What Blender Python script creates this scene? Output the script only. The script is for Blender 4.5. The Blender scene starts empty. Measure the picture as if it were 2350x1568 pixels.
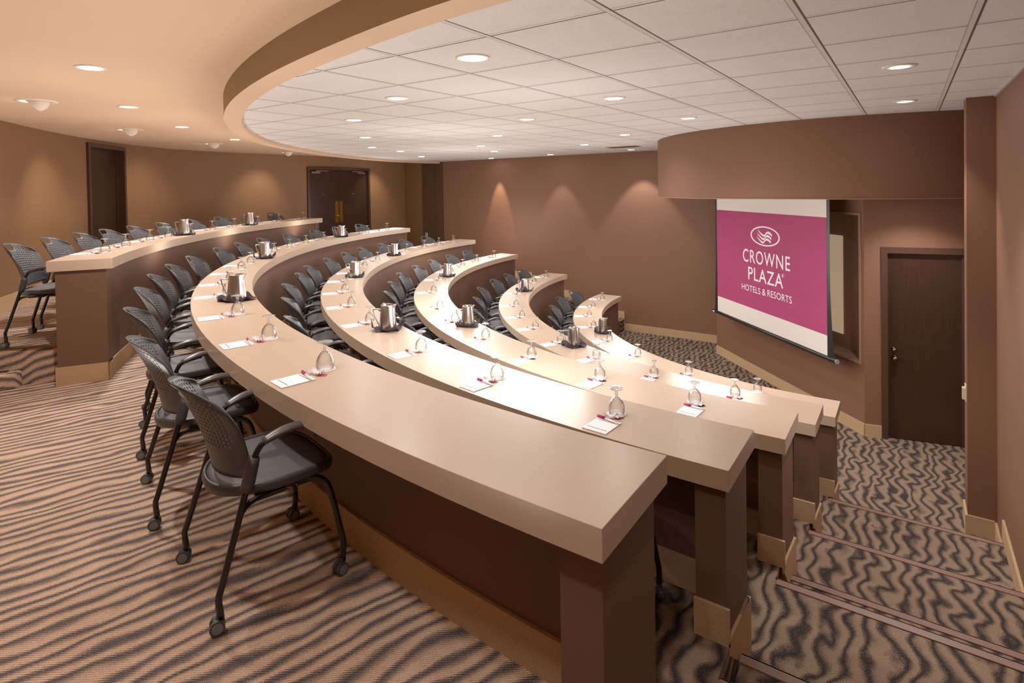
import bpy, bmesh, math, random
from mathutils import Vector, Matrix
random.seed(7)
PI = math.pi
ZO = 3.05                      # eye height above the front floor
CX, CY = -0.672, 9.841         # centre of all the curved rows
COL = bpy.context.scene.collection

# ------------------------------------------------------------------ materials
def new_mat(name):
    m = bpy.data.materials.new(name); m.use_nodes = True
    nt = m.node_tree; b = nt.nodes['Principled BSDF']
    return m, nt, b
def N(nt, typ, **kw):
    n = nt.nodes.new(typ)
    for k, v in kw.items(): setattr(n, k, v)
    return n
def L(nt, a, b): nt.links.new(a, b)
def s2l(c):
    return tuple([(x/12.92 if x <= .04045 else ((x+.055)/1.055)**2.4) for x in [v/255 for v in c]]+[1.0])
def math_n(nt, op, a, b=None, c=None, clamp=False):
    n = N(nt, 'ShaderNodeMath', operation=op); n.use_clamp = clamp
    for i, v in enumerate((a, b, c)):
        if v is None: continue
        if isinstance(v, (int, float)): n.inputs[i].default_value = v
        else: L(nt, v, n.inputs[i])
    return n.outputs[0]
def mixc(nt, fac, a, b, mode='MIX'):
    n = N(nt, 'ShaderNodeMix', data_type='RGBA', blend_type=mode)
    for i, v in ((0, fac), (6, a), (7, b)):
        if isinstance(v, (int, float, tuple)): n.inputs[i].default_value = v
        else: L(nt, v, n.inputs[i])
    return n.outputs[2]
def noise(nt, vec, scale, detail=2, rough=.5, dist=0):
    n = N(nt, 'ShaderNodeTexNoise'); n.inputs['Scale'].default_value = scale
    n.inputs['Detail'].default_value = detail; n.inputs['Roughness'].default_value = rough
    n.inputs['Distortion'].default_value = dist
    if vec is not None: L(nt, vec, n.inputs['Vector'])
    return n
def world_pos(nt): return N(nt, 'ShaderNodeNewGeometry').outputs['Position']
def obj_pos(nt): return N(nt, 'ShaderNodeTexCoord').outputs['Object']
def bump(nt, b, h, strength, dist=.01):
    n = N(nt, 'ShaderNodeBump'); n.inputs['Strength'].default_value = strength; n.inputs['Distance'].default_value = dist
    L(nt, h, n.inputs['Height']); L(nt, n.outputs[0], b.inputs['Normal'])
def simple(name, col, rough=.5, metal=0, spec=.5, var=0.0, vscale=40, bmp=0, bscale=300, emis=None, es=0, lin=False):
    m, nt, b = new_mat(name)
    c = col+(1,) if lin else s2l(col)
    b.inputs['Roughness'].default_value = rough; b.inputs['Metallic'].default_value = metal
    b.inputs['Specular IOR Level'].default_value = spec
    p = obj_pos(nt); n = noise(nt, p, vscale, 3)
    c2 = tuple([x*(1-var) for x in c[:3]]+[1])
    L(nt, mixc(nt, n.outputs[0], c2, c), b.inputs['Base Color'])
    if bmp:
        n2 = noise(nt, p, bscale, 2); bump(nt, b, n2.outputs[0], bmp, .002)
    if emis:
        b.inputs['Emission Color'].default_value = emis+(1,); b.inputs['Emission Strength'].default_value = es
    return m

def wall_mat(name, col):
    m, nt, b = new_mat(name); p = world_pos(nt)
    b.inputs['Roughness'].default_value = .62; b.inputs['Specular IOR Level'].default_value = .35
    mp = N(nt, 'ShaderNodeMapping'); mp.inputs['Scale'].default_value = (60, 60, 4); L(nt, p, mp.inputs[0])
    n1 = noise(nt, mp.outputs[0], 3, 3); n2 = noise(nt, p, 260, 2)
    mp2 = N(nt, 'ShaderNodeMapping'); mp2.inputs['Scale'].default_value = (4, 4, 90); L(nt, p, mp2.inputs[0])
    n3 = noise(nt, mp2.outputs[0], 3, 2)
    f = math_n(nt, 'ADD', math_n(nt, 'MULTIPLY', n1.outputs[0], .5), math_n(nt, 'MULTIPLY', n3.outputs[0], .5))
    c = s2l(col); c2 = tuple([x*.8 for x in c[:3]]+[1])
    L(nt, mixc(nt, f, c2, c), b.inputs['Base Color'])
    bump(nt, b, math_n(nt, 'ADD', f, n2.outputs[0]), .12, .003)
    return m

def carpet_mat(name, ang, period=.105, warp=.9, zig=0.0, dim=1.0, nsc=4.2, stretch=.42, drkc=(72, 68, 72), rowang=0):
    m, nt, b = new_mat(name); p = world_pos(nt)
    b.inputs['Roughness'].default_value = .95; b.inputs['Specular IOR Level'].default_value = .1
    rot = N(nt, 'ShaderNodeVectorRotate', rotation_type='Z_AXIS'); rot.inputs['Angle'].default_value = -math.radians(ang)
    L(nt, p, rot.inputs['Vector'])
    sep = N(nt, 'ShaderNodeSeparateXYZ'); L(nt, rot.outputs[0], sep.inputs[0])
    X, Y, Z = sep.outputs                         # X along the stripes, Y across
    cmb = N(nt, 'ShaderNodeCombineXYZ')
    L(nt, math_n(nt, 'MULTIPLY', X, stretch), cmb.inputs[0]); L(nt, Y, cmb.inputs[1])
    n1 = noise(nt, cmb.outputs[0], nsc, 2, .5)
    n2 = noise(nt, cmb.outputs[0], 11, 2, .5)
    yy = math_n(nt, 'DIVIDE', math_n(nt, 'ADD', Y, Z), period)
    w = math_n(nt, 'ADD', math_n(nt, 'MULTIPLY', math_n(nt, 'SUBTRACT', n1.outputs[0], .5), 4.0*warp),
               math_n(nt, 'MULTIPLY', math_n(nt, 'SUBTRACT', n2.outputs[0], .5), 1.0*warp))
    if zig:
        s = math_n(nt, 'SINE', math_n(nt, 'ADD', math_n(nt, 'MULTIPLY', X, 24), math_n(nt, 'MULTIPLY', n1.outputs[0], 7)))
        w = math_n(nt, 'ADD', w, math_n(nt, 'MULTIPLY', s, zig))
    s = math_n(nt, 'FRACT', math_n(nt, 'ADD', yy, w))
    fine = noise(nt, p, 250, 2, .7)
    n5 = noise(nt, cmb.outputs[0], 9, 1)
    s = math_n(nt, 'ADD', s, math_n(nt, 'MULTIPLY', math_n(nt, 'SUBTRACT', n5.outputs[0], .5), .3))
    rr2 = N(nt, 'ShaderNodeVectorRotate', rotation_type='Z_AXIS'); rr2.inputs['Angle'].default_value = -math.radians(rowang); L(nt, p, rr2.inputs['Vector'])
    sr = N(nt, 'ShaderNodeSeparateXYZ'); L(nt, rr2.outputs[0], sr.inputs[0])
    rows0 = math_n(nt, 'SINE', math_n(nt, 'MULTIPLY', math_n(nt, 'ADD', sr.outputs[1], Z), 2*PI/.0085))
    s = math_n(nt, 'ADD', s, math_n(nt, 'MULTIPLY', rows0, .085))
    s2 = math_n(nt, 'ADD', s, math_n(nt, 'MULTIPLY', math_n(nt, 'SUBTRACT', fine.outputs[0], .5), .62))
    r = N(nt, 'ShaderNodeValToRGB'); L(nt, s2, r.inputs[0]); e = r.color_ramp.elements
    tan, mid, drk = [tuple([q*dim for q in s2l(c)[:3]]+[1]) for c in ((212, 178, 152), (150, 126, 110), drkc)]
    e[0].position = 0; e[0].color = tan
    e[1].position = .34; e[1].color = tan
    for q, c in ((.48, mid), (.56, mid), (.63, drk), (.78, drk), (.84, mid), (.91, mid), (1, tan)):
        x = e.new(q); x.color = c
    # tufted rows
    cmb2 = N(nt, 'ShaderNodeCombineXYZ'); L(nt, Y, cmb2.inputs[0]); L(nt, math_n(nt, 'MULTIPLY', X, 9), cmb2.inputs[1])
    sx = N(nt, 'ShaderNodeSeparateXYZ'); L(nt, p, sx.inputs[0])
    rows = rows0
    sp = noise(nt, p, 230, 3, .7)
    k = math_n(nt, 'ADD', math_n(nt, 'MULTIPLY', rows, .12), math_n(nt, 'MULTIPLY', sp.outputs[0], .9))
    k = math_n(nt, 'ADD', k, .38)
    vm = N(nt, 'ShaderNodeVectorMath', operation='SCALE'); L(nt, r.outputs[0], vm.inputs[0]); L(nt, k, vm.inputs['Scale'])
    L(nt, vm.outputs[0], b.inputs['Base Color'])
    bump(nt, b, math_n(nt, 'ADD', sp.outputs[0], rows), .5, .004)
    return m

def tile_mat():
    m, nt, b = new_mat('acoustic_tile_ceiling'); p = world_pos(nt)
    b.inputs['Roughness'].default_value = .9; b.inputs['Specular IOR Level'].default_value = .15
    sx = N(nt, 'ShaderNodeSeparateXYZ'); L(nt, p, sx.inputs[0])
    def grid(v, off, per):
        f = math_n(nt, 'FRACT', math_n(nt, 'DIVIDE', math_n(nt, 'SUBTRACT', v, off), per))
        d = math_n(nt, 'MULTIPLY', f, per)                       # metres into the tile
        tee = math_n(nt, 'LESS_THAN', d, .021)
        dark = math_n(nt, 'MULTIPLY', math_n(nt, 'GREATER_THAN', d, .021), math_n(nt, 'LESS_THAN', d, .031))
        d2 = math_n(nt, 'GREATER_THAN', d, per-.005)
        return tee, math_n(nt, 'MAXIMUM', dark, math_n(nt, 'MULTIPLY', d2, .5))
    tx, dx = grid(sx.outputs[0], -.386, .61)
    ty, dy = grid(sx.outputs[1], 2.69, .607)
    tee = math_n(nt, 'MAXIMUM', tx, math_n(nt, 'MULTIPLY', ty, .6)); drk = math_n(nt, 'MAXIMUM', dx, dy)
    drk = math_n(nt, 'MULTIPLY', drk, math_n(nt, 'SUBTRACT', 1, tx))
    n1 = noise(nt, p, 130, 3, .7); n2 = noise(nt, p, 5, 2)
    mp = N(nt, 'ShaderNodeMapping'); mp.inputs['Scale'].default_value = (9, 30, 9); L(nt, p, mp.inputs[0])
    vor = noise(nt, mp.outputs[0], 2.2, 4, .55, 3.0)
    crack = math_n(nt, 'LESS_THAN', math_n(nt, 'ABSOLUTE', math_n(nt, 'SUBTRACT', vor.outputs[0], .5)), .006)
    crack = math_n(nt, 'MULTIPLY', crack, math_n(nt, 'GREATER_THAN', n2.outputs[0], .54))
    base = mixc(nt, n1.outputs[0], s2l((198, 191, 189)), s2l((234, 229, 227)))
    base = mixc(nt, math_n(nt, 'MULTIPLY', crack, .25), base, s2l((130, 120, 114)))
    base = mixc(nt, math_n(nt, 'MULTIPLY', tee, .8), base, s2l((206, 196, 188)))
    base = mixc(nt, math_n(nt, 'MULTIPLY', drk, .95), base, s2l((84, 74, 70)))
    L(nt, base, b.inputs['Base Color'])
    h = math_n(nt, 'SUBTRACT', math_n(nt, 'MULTIPLY', n1.outputs[0], math_n(nt, 'SUBTRACT', 1, tee)), math_n(nt, 'MULTIPLY', crack, .6))
    bump(nt, b, h, .45, .006)
    return m

def laminate_mat():
    m, nt, b = new_mat('tan_speckled_laminate'); p = world_pos(nt)
    b.inputs['Roughness'].default_value = .34; b.inputs['Specular IOR Level'].default_value = .5
    n1 = noise(nt, p, 420, 2, .7); n2 = noise(nt, p, 14, 3)
    c = mixc(nt, n1.outputs[0], s2l((166, 140, 118)), s2l((208, 184, 162)))
    c = mixc(nt, math_n(nt, 'MULTIPLY', n2.outputs[0], .25), c, s2l((180, 154, 132)))
    L(nt, c, b.inputs['Base Color'])
    n3 = noise(nt, p, 6, 4)
    L(nt, math_n(nt, 'ADD', math_n(nt, 'MULTIPLY', n3.outputs[0], .03), .28), b.inputs['Roughness'])
    return m

def wood_mat(name, a, c, rough=.35):
    m, nt, b = new_mat(name); p = world_pos(nt)
    mp = N(nt, 'ShaderNodeMapping'); mp.inputs['Scale'].default_value = (34, 34, 1.3); L(nt, p, mp.inputs[0])
    n1 = noise(nt, mp.outputs[0], 3, 4, .6, .4)
    L(nt, mixc(nt, n1.outputs[0], s2l(a), s2l(c)), b.inputs['Base Color'])
    b.inputs['Roughness'].default_value = rough
    bump(nt, b, n1.outputs[0], .05, .002)
    return m

def loop_carpet():
    m, nt, b = new_mat('tan_loop_carpet_base'); p = world_pos(nt)
    b.inputs['Roughness'].default_value = .9; b.inputs['Specular IOR Level'].default_value = .15
    n1 = noise(nt, p, 150, 3, .8); n2 = noise(nt, p, 9, 3)
    c = mixc(nt, n1.outputs[0], s2l((146, 114, 82)), s2l((224, 190, 148)))
    c = mixc(nt, math_n(nt, 'MULTIPLY', n2.outputs[0], .3), c, s2l((170, 130, 90)))
    L(nt, c, b.inputs['Base Color']); bump(nt, b, n1.outputs[0], .6, .006)
    return m

def glass_mat():
    m = bpy.data.materials.new('clear_glass'); m.use_nodes = True; nt = m.node_tree
    nt.nodes.remove(nt.nodes['Principled BSDF']); out = nt.nodes['Material Output']
    tr = N(nt, 'ShaderNodeBsdfTransparent'); gl = N(nt, 'ShaderNodeBsdfGlossy'); gl.inputs['Roughness'].default_value = .02
    lw = N(nt, 'ShaderNodeLayerWeight'); lw.inputs['Blend'].default_value = .35
    nz = noise(nt, obj_pos(nt), 30, 1)
    f = math_n(nt, 'POWER', lw.outputs['Facing'], 1.6)
    r = N(nt, 'ShaderNodeValToRGB'); L(nt, f, r.inputs[0]); r.color_ramp.elements[0].color = (.97, .97, .97, 1)
    r.color_ramp.elements[1].color = (.16, .15, .14, 1); L(nt, r.outputs[0], tr.inputs['Color'])
    gl.inputs['Color'].default_value = (1, 1, 1, 1)
    k = math_n(nt, 'ADD', math_n(nt, 'MULTIPLY', f, .5), math_n(nt, 'MULTIPLY', nz.outputs[0], .05), clamp=True)
    mx = N(nt, 'ShaderNodeMixShader'); L(nt, k, mx.inputs[0]); L(nt, tr.outputs[0], mx.inputs[1]); L(nt, gl.outputs[0], mx.inputs[2])
    L(nt, mx.outputs[0], out.inputs['Surface'])
    return m

M = {}
M['wall'] = wall_mat('brown_fabric_wallcovering', (127, 88, 67))
M['wall_gold'] = wall_mat('golden_brown_wallcovering', (138, 101, 70))
M['desk_wall'] = wall_mat('dark_brown_desk_panel', (110, 79, 62))
M['wall_olive'] = wall_mat('olive_brown_wallcovering', (142, 110, 76))
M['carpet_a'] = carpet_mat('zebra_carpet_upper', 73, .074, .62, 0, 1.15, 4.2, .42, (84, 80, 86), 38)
M['carpet_b'] = carpet_mat('zebra_carpet_aisle', 90, .092, .60, .22, .52, 5.2, .55, (66, 64, 70))  # same carpet dimmed: weaker aisle light is put into its colour
M['carpet_dark'] = carpet_mat('zebra_carpet_riser', 88, .12, 1.0, .3)
M['tile'] = tile_mat()
M['tan_ceiling'] = simple('tan_painted_drywall', (212, 180, 152), .85, var=.05, vscale=3, spec=.2)
M['lam'] = laminate_mat()
M['base'] = loop_carpet()
M['door'] = wood_mat('dark_walnut_door', (40, 24, 17), (68, 44, 32), .32)
M['frame'] = simple('dark_brown_frame_paint', (74, 50, 40), .35, var=.1)
M['nosing'] = simple('mauve_brown_nosing', (138, 106, 94), .4, var=.1, vscale=20)
M['plastic'] = simple('charcoal_plastic', (68, 67, 70), .42, var=.08, bmp=.1, bscale=600)
M['tube'] = simple('black_steel_tube', (22, 21, 22), .22, spec=.6, var=.1)
M['armpad'] = simple('dark_grey_arm_plastic', (74, 72, 72), .3, var=.1)
M['caster'] = simple('grey_caster_plastic', (70, 72, 74), .4, var=.1)
M['caster_rim'] = simple('pale_grey_caster_rim', (120, 124, 126), .4, var=.1)
M['paper'] = simple('white_paper', (244, 242, 244), .8, var=.02)
M['magenta'] = simple('magenta_ink', (176, 34, 84), .5, var=.05)
M['pink'] = simple('soft_pink_foil', (196, 80, 118), .5, var=.2, vscale=80)
M['penwhite'] = simple('white_pen_plastic', (226, 220, 228), .3, var=.03)
M['steel'] = simple('brushed_stainless_steel', (206, 196, 188), .26, 1, var=.15, vscale=30)
M['napkin'] = simple('grey_purple_cotton', (72, 62, 72), .9, var=.3, vscale=60, bmp=.3, bscale=500)
M['brass'] = simple('polished_brass', (210, 160, 70), .28, 1, var=.1)
M['bronze'] = simple('antique_bronze', (120, 96, 74), .35, 1, var=.15)
M['black'] = simple('matte_black', (28, 26, 26), .45, var=.1)
M['blackgloss'] = simple('dark_smoked_trim', (150, 116, 96), .3, var=.15, vscale=6)
M['beigeglass'] = simple('brightened_rear_screen', (236, 204, 160), .35, var=.05, vscale=2, emis=(.8, .62, .42), es=.22)  # weak glow added to brighten the glass in its dark recess
M['whitetrim'] = simple('white_painted_metal', (228, 214, 200), .4, var=.03)
M['lamp'] = simple('lamp_lens', (255, 250, 240), .5, emis=(1, .95, .88), es=26)
M['lamp2'] = simple('bright_lamp_lens', (255, 250, 240), .5, emis=(1, .96, .9), es=90)
M['screen_white'] = simple('screen_fabric_white', (226, 216, 206), .8, var=.03, vscale=3)
M['screen_pink'] = simple('screen_magenta_image', (166, 54, 104), .75, var=.06, vscale=1.2)
M['logo_white'] = simple('screen_logo_white', (250, 240, 242), .8, var=.01)
M['ivory'] = simple('ivory_plastic', (210, 196, 166), .4, var=.05)
M['vent'] = simple('vent_grey', (150, 142, 136), .5, var=.05)
M['glass'] = glass_mat()
M['glass_foot'] = M['glass'].copy(); M['glass_foot'].name = 'thick_glass_foot'
_nt = M['glass_foot'].node_tree; _o = _nt.nodes['Material Output']; _src = _o.inputs['Surface'].links[0].from_socket
_d = N(_nt, 'ShaderNodeBsdfDiffuse'); _d.inputs['Color'].default_value = (.85, .84, .82, 1); _m = N(_nt, 'ShaderNodeMixShader'); _m.inputs[0].default_value = .16
L(_nt, _src, _m.inputs[1]); L(_nt, _d.outputs[0], _m.inputs[2]); L(_nt, _m.outputs[0], _o.inputs['Surface'])

def seat_mesh_mat():
    m, nt, b = new_mat('woven_grey_seat_mesh'); p = obj_pos(nt)
    b.inputs['Roughness'].default_value = .6
    sx = N(nt, 'ShaderNodeSeparateXYZ'); L(nt, p, sx.inputs[0])
    a = math_n(nt, 'SINE', math_n(nt, 'MULTIPLY', sx.outputs[0], 2*PI/.006))
    c = math_n(nt, 'SINE', math_n(nt, 'MULTIPLY', sx.outputs[1], 2*PI/.009))
    f = math_n(nt, 'ADD', math_n(nt, 'MULTIPLY', math_n(nt, 'MULTIPLY', a, c), .35), .5)
    L(nt, mixc(nt, f, s2l((64, 62, 66)), s2l((116, 112, 118))), b.inputs['Base Color'])
    bump(nt, b, f, .3, .002)
    return m
M['seat'] = seat_mesh_mat()

# ------------------------------------------------------------------ mesh helpers
def obj(name, bm, mat, parent=None, smooth=False, kind=None, loc=None):
    me = bpy.data.meshes.new(name)
    bmesh.ops.recalc_face_normals(bm, faces=bm.faces)
    bm.to_mesh(me); bm.free()
    if isinstance(mat, (list, tuple)):
        for x in mat: me.materials.append(x)
    else: me.materials.append(mat)
    if smooth:
        for f in me.polygons: f.use_smooth = True
    o = bpy.data.objects.new(name, me); COL.objects.link(o)
    if parent is not None: o.parent = parent
    if kind: o['kind'] = kind
    if loc: o.location = loc
    return o
def tag(o, label, cat, group=None):
    o['label'] = label; o['category'] = cat
    if group: o['group'] = group
    return o
def thing(name, label, cat, loc=(0, 0, 0), rz=0, group=None):
    o = bpy.data.objects.new(name, None); COL.objects.link(o)
    o.location = loc; o.rotation_euler = (0, 0, rz); o.empty_display_size = .05
    return tag(o, label, cat, group)
def struct(name, bm, mat, parent=None, smooth=False):
    return obj(name, bm, mat, parent, smooth, 'structure' if parent is None else None)
def bm_new(): return bmesh.new()
def quad(bm, pts, mi=0):
    f = bm.faces.new([bm.verts.new(p) for p in pts]); f.material_index = mi; return f
def box(bm, c, s, rz=0, mi=0):
    m = Matrix.Translation(c) @ Matrix.Rotation(rz, 4, 'Z') @ Matrix.Diagonal((s[0], s[1], s[2], 1))
    r = bmesh.ops.create_cube(bm, size=1, matrix=m)
    if mi:
        for v in r['verts']:
            for f in v.link_faces: f.material_index = mi
def bbox(bm, a, b, mi=0):
    box(bm, [(a[i]+b[i])/2 for i in range(3)], [abs(b[i]-a[i]) for i in range(3)], 0, mi)
def prism(bm, poly, z0, z1, mi=0):
    a = [bm.verts.new((x, y, z0)) for x, y in poly]; b = [bm.verts.new((x, y, z1)) for x, y in poly]
    n = len(poly)
    fs = [bm.faces.new(list(reversed(a))), bm.faces.new(b)]
    for i in range(n): fs.append(bm.faces.new((a[i], a[(i+1) % n], b[(i+1) % n], b[i])))
    for f in fs: f.material_index = mi
def cyl(bm, c, r, h, axis='Z', seg=20, r2=None, mi=0):
    m = Matrix.Translation(c)
    if axis == 'X': m = m @ Matrix.Rotation(PI/2, 4, 'Y')
    if axis == 'Y': m = m @ Matrix.Rotation(PI/2, 4, 'X')
    q = bmesh.ops.create_cone(bm, cap_ends=True, segments=seg, radius1=r, radius2=r if r2 is None else r2, depth=h, matrix=m)
    if mi:
        for v in q['verts']:
            for f in v.link_faces: f.material_index = mi
def tube(bm, pts, r, seg=8, caps=True, sx=1, up=None):
    pts = [Vector(p) for p in pts]; rings = []
    rr = r if isinstance(r, (list, tuple)) else [r]*len(pts)
    ref = Vector(up) if up else Vector((0.03, 0.02, 1))
    for i, p in enumerate(pts):
        t = (pts[min(i+1, len(pts)-1)]-pts[max(i-1, 0)]).normalized()
        a = t.cross(ref)
        if a.length < .05: a = t.cross(Vector((1, 0, 0)))
        a.normalize(); b = a.cross(t).normalized()
        rings.append([bm.verts.new(p+a*math.cos(2*PI*k/seg)*rr[i]*sx+b*math.sin(2*PI*k/seg)*rr[i]) for k in range(seg)])
    for i in range(len(rings)-1):
        for k in range(seg):
            bm.faces.new((rings[i][k], rings[i][(k+1) % seg], rings[i+1][(k+1) % seg], rings[i+1][k]))
    if caps: bm.faces.new(rings[0]); bm.faces.new(list(reversed(rings[-1])))
def smooth_path(pts, n=4):
    P = [Vector(p) for p in pts]; out = []
    for i in range(len(P)-1):
        p0, p1, p2, p3 = P[max(i-1, 0)], P[i], P[i+1], P[min(i+2, len(P)-1)]
        for k in range(n):
            t = k/n
            out.append(.5*((2*p1)+(p2-p0)*t+(2*p0-5*p1+4*p2-p3)*t*t+(-p0+3*p1-3*p2+p3)*t**3))
    out.append(P[-1]); return out
def lathe(bm, prof, seg=24, c=(0, 0, 0)):
    rings = []
    for r, z in prof:
        if r < 1e-5: rings.append([bm.verts.new((c[0], c[1], c[2]+z))])
        else: rings.append([bm.verts.new((c[0]+r*math.cos(2*PI*k/seg), c[1]+r*math.sin(2*PI*k/seg), c[2]+z)) for k in range(seg)])
    for i in range(len(rings)-1):
        a, b = rings[i], rings[i+1]
        for k in range(seg):
            k2 = (k+1) % seg
            if len(a) == 1: bm.faces.new((a[0], b[k], b[k2]))
            elif len(b) == 1: bm.faces.new((a[k], a[k2], b[0]))
            else: bm.faces.new((a[k], a[k2], b[k2], b[k]))
def pol(r, deg): a = math.radians(deg); return (CX+r*math.cos(a), CY+r*math.sin(a))
def interp(x, xs, ys):
    if x <= xs[0]: return ys[0]
    for i in range(len(xs)-1):
        if x <= xs[i+1]: return ys[i]+(ys[i+1]-ys[i])*(x-xs[i])/(xs[i+1]-xs[i])
    return ys[-1]
def frange(a, b, n): return [a+(b-a)*i/n for i in range(n+1)]
def dup(root, loc, rz, label, group=None, scale=1):
    r = root.copy(); COL.objects.link(r); r.location = loc; r.rotation_euler = (0, 0, rz); r['label'] = label
    if group: r['group'] = group
    for ch in root.children:
        c = ch.copy(); COL.objects.link(c); c.parent = r
        for g in ch.children:
            d = g.copy(); COL.objects.link(d); d.parent = c
    return r

# ------------------------------------------------------------------ the rows
ROWS = 'ABCDEF'
HT = dict(A=.54, B=.83, C=1.132, D=1.401, E=1.734, F=2.065)      # desk top below the eye
RO = dict(A=9.68, B=8.61, C=7.544, D=6.48, E=5.314, F=4.185)     # outer edge radius
W = .45
DT = {k: ZO-HT[k] for k in ROWS}                                  # desk top height
FL = dict(A=ZO-1.27, B=ZO-1.57, C=ZO-1.87, D=ZO-2.14, E=ZO-2.475, F=ZO-2.80)
FL_LOW = dict(A=FL['B'], B=FL['C'], C=FL['D'], D=FL['E'], E=FL['F'], F=0.0)
NEAR_X = dict(B=-.612, C=-.588, D=-.560, E=-.555, F=-.538)
TH_FAR = dict(A=197.9, B=188.1, C=181.3, D=180.7, E=180.8, F=180.4)
ROWNAME = dict(A='topmost curved desk at the left', B='nearest long curved desk, second row from the top', C='third curved desk from the top',
               D='fourth curved desk from the top', E='fifth curved desk from the top', F='lowest curved desk nearest the screen')
SHORT = dict(A='top row', B='second row', C='third row', D='fourth row', E='fifth row', F='bottom row')

def near_deg(k, r):
    if k == 'A': return 238.4
    return 270+math.degrees(math.asin((NEAR_X[k]-CX)/r))
def band(bm, k, r0, r1, z0, z1, inset=0.0, dfar=0.0, n=72):
    """curved solid between radii r0<r1, running from the near to the far end of row k"""
    ring = []
    for i in range(n+1):
        v = []
        for r in (r0, r1):
            a1 = near_deg(k, r)-math.degrees(inset/r); a0 = TH_FAR[k]+math.degrees(dfar/r)
            v.append(pol(r, a1+(a0-a1)*i/n))
        (ax, ay), (bx, by) = v
        ring.append([bm.verts.new(p) for p in ((ax, ay, z0), (bx, by, z0), (bx, by, z1), (ax, ay, z1))])
    for i in range(n):
        for q in range(4):
            bm.faces.new((ring[i][q], ring[i][(q+1) % 4], ring[i+1][(q+1) % 4], ring[i+1][q]))
    bm.faces.new(ring[0]); bm.faces.new(list(reversed(ring[-1])))

for k in ROWS:
    ro, ri = RO[k], RO[k]-W; zt = DT[k]; zl = FL_LOW[k]; zf = FL[k]
    t = thing('curved_desk', {'A': 'topmost curved tan desk at the left, cut off square above the short steps',
                              'B': 'nearest curved tan desk, its big square corner in the foreground',
                              'C': 'curved tan desk just in front of the nearest one, third from the top',
                              'D': 'curved tan desk fourth from the top, between the third and fifth rows',
                              'E': 'curved tan desk just behind the lowest one, fifth from the top',
                              'F': 'lowest and shortest curved tan desk, facing the open floor and the screen'}[k],
              'desk', (*pol(ro-.2, 225), zf), 0, 'tiered curved desks')
    loc = t.location.copy()
    def P(name, bm, mat, smooth=False):
        o = obj(name, bm, mat, t, smooth); o.matrix_parent_inverse = Matrix.Translation(-loc); return o
    bm = bm_new(); band(bm, k, ri, ro, zt-.087, zt)
    o = P('desktop', bm, M['lam']); bv = o.modifiers.new('b', 'BEVEL'); bv.width = .0015; bv.segments = 2; bv.limit_method = 'ANGLE'; bv.angle_limit = math.radians(40)
    bm = bm_new(); band(bm, k, ri+.055, ro-.28, zl, zt-.087, .1, .06)
    P('modesty_panel', bm, M['desk_wall'])
    # square piers at both ends
    for e in (0, 1):
        bm = bm_new(); r0, r1 = ri+.05, ro-.05
        if e == 0:
            i0, i1 = .025, .15
            f = lambda r, i: pol(r, near_deg(k, r)-math.degrees(i/r))
        else:
            i0, i1 = .05, .17
            f = lambda r, i: pol(r, TH_FAR[k]+math.degrees(i/r))
        poly = [f(r0, i0), f(r1, i0), f(r1, i1), f(r0, i1)]
        prism(bm, poly, zl if not (k == 'A' and e == 0) else FL['B'], zt-.087)
        P('end_pier', bm, M['desk_wall'] if e else M['desk_wall'])
    # carpet base: lower front side, chair side, round the near pier
    bm = bm_new(); band(bm, k, ri+.04, ri+.056, zl, zl+.15, .03, .05)
    P('front_carpet_base', bm, M['base'])
    bm = bm_new(); band(bm, k, ro-.281, ro-.266, zf, zf+.15, .15, .17)
    P('rear_carpet_base', bm, M['base'])
    bm = bm_new()
    f = lambda r, i: pol(r, near_deg(k, r)-math.degrees(i/r))
    if k == 'A':
        zb = FL['B']
        prism(bm, [f(ri+.038, .012), f(ro-.038, .012), f(ro-.038, .026), f(ri+.038, .026)], zb, zb+.15)
        prism(bm, [f(ri+.036, .012), f(ri+.036, .16), f(ri+.052, .16), f(ri+.052, .012)], zb, zb+.15)
    else:
        prism(bm, [f(ro-.05, .012), f(ro-.035, .012), f(ro-.035, .155), f(ro-.05, .155)], zf, zf+.15)
        # sloping side piece that follows the steps down
        a = f(ro-.035, .012); b_ = f(ri+.036, .012)
        dx = Vector((b_[0]-a[0], b_[1]-a[1]))
        pts = [(0, zf-.03), (0, zf+.015), (.12, zf+.02), (1, zf-.02), (1, zl), (.75, zl)]
        vs = []
        for off in (0, .014):
            vs.append([bm.verts.new((a[0]+dx.x*s-off, a[1]+dx.y*s, z)) for s, z in pts])
        bm.faces.new(vs[0]); bm.faces.new(list(reversed(vs[1])))
        for i in range(len(pts)): bm.faces.new((vs[0][i], vs[0][(i+1) % len(pts)], vs[1][(i+1) % len(pts)], vs[1][i]))
    P('pier_carpet_base', bm, M['base'])

# ------------------------------------------------------------------ floor tiers
EDGE_Y = dict(B=1.10, C=2.16, D=3.28, E=4.46, F=5.66)
RXW = .597
def tier_poly(k):
    rk = RO[k]-W+.07
    nx = -.60
    p = [(RXW, EDGE_Y[k]), (nx, EDGE_Y[k]), (nx, CY-math.sqrt(rk*rk-(nx-CX)**2))]
    if k == 'B':      # stops at the landing in front of the double doors
        p += [pol(rk, a) for a in frange(269.5, 187.6, 60)]
        return p+[pol(12.6, 187.6), (-13, -1.6), (RXW, -1.6)]
    p += [pol(rk, a) for a in frange(269.5, 180.5, 60)]
    p += [(CX-rk-.30, 10.0), (CX-rk-.45, 11.1), (-13, 11.1), (-13, -1.6), (RXW, -1.6)]
    return p
bm = bm_new(); prism(bm, [(-13, -1.6), (.8, -1.6), (.8, 12), (-13, 12)], -.2, 0)
struct('floor', bm, M['carpet_b'])
prev = -.2
names = {}
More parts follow.
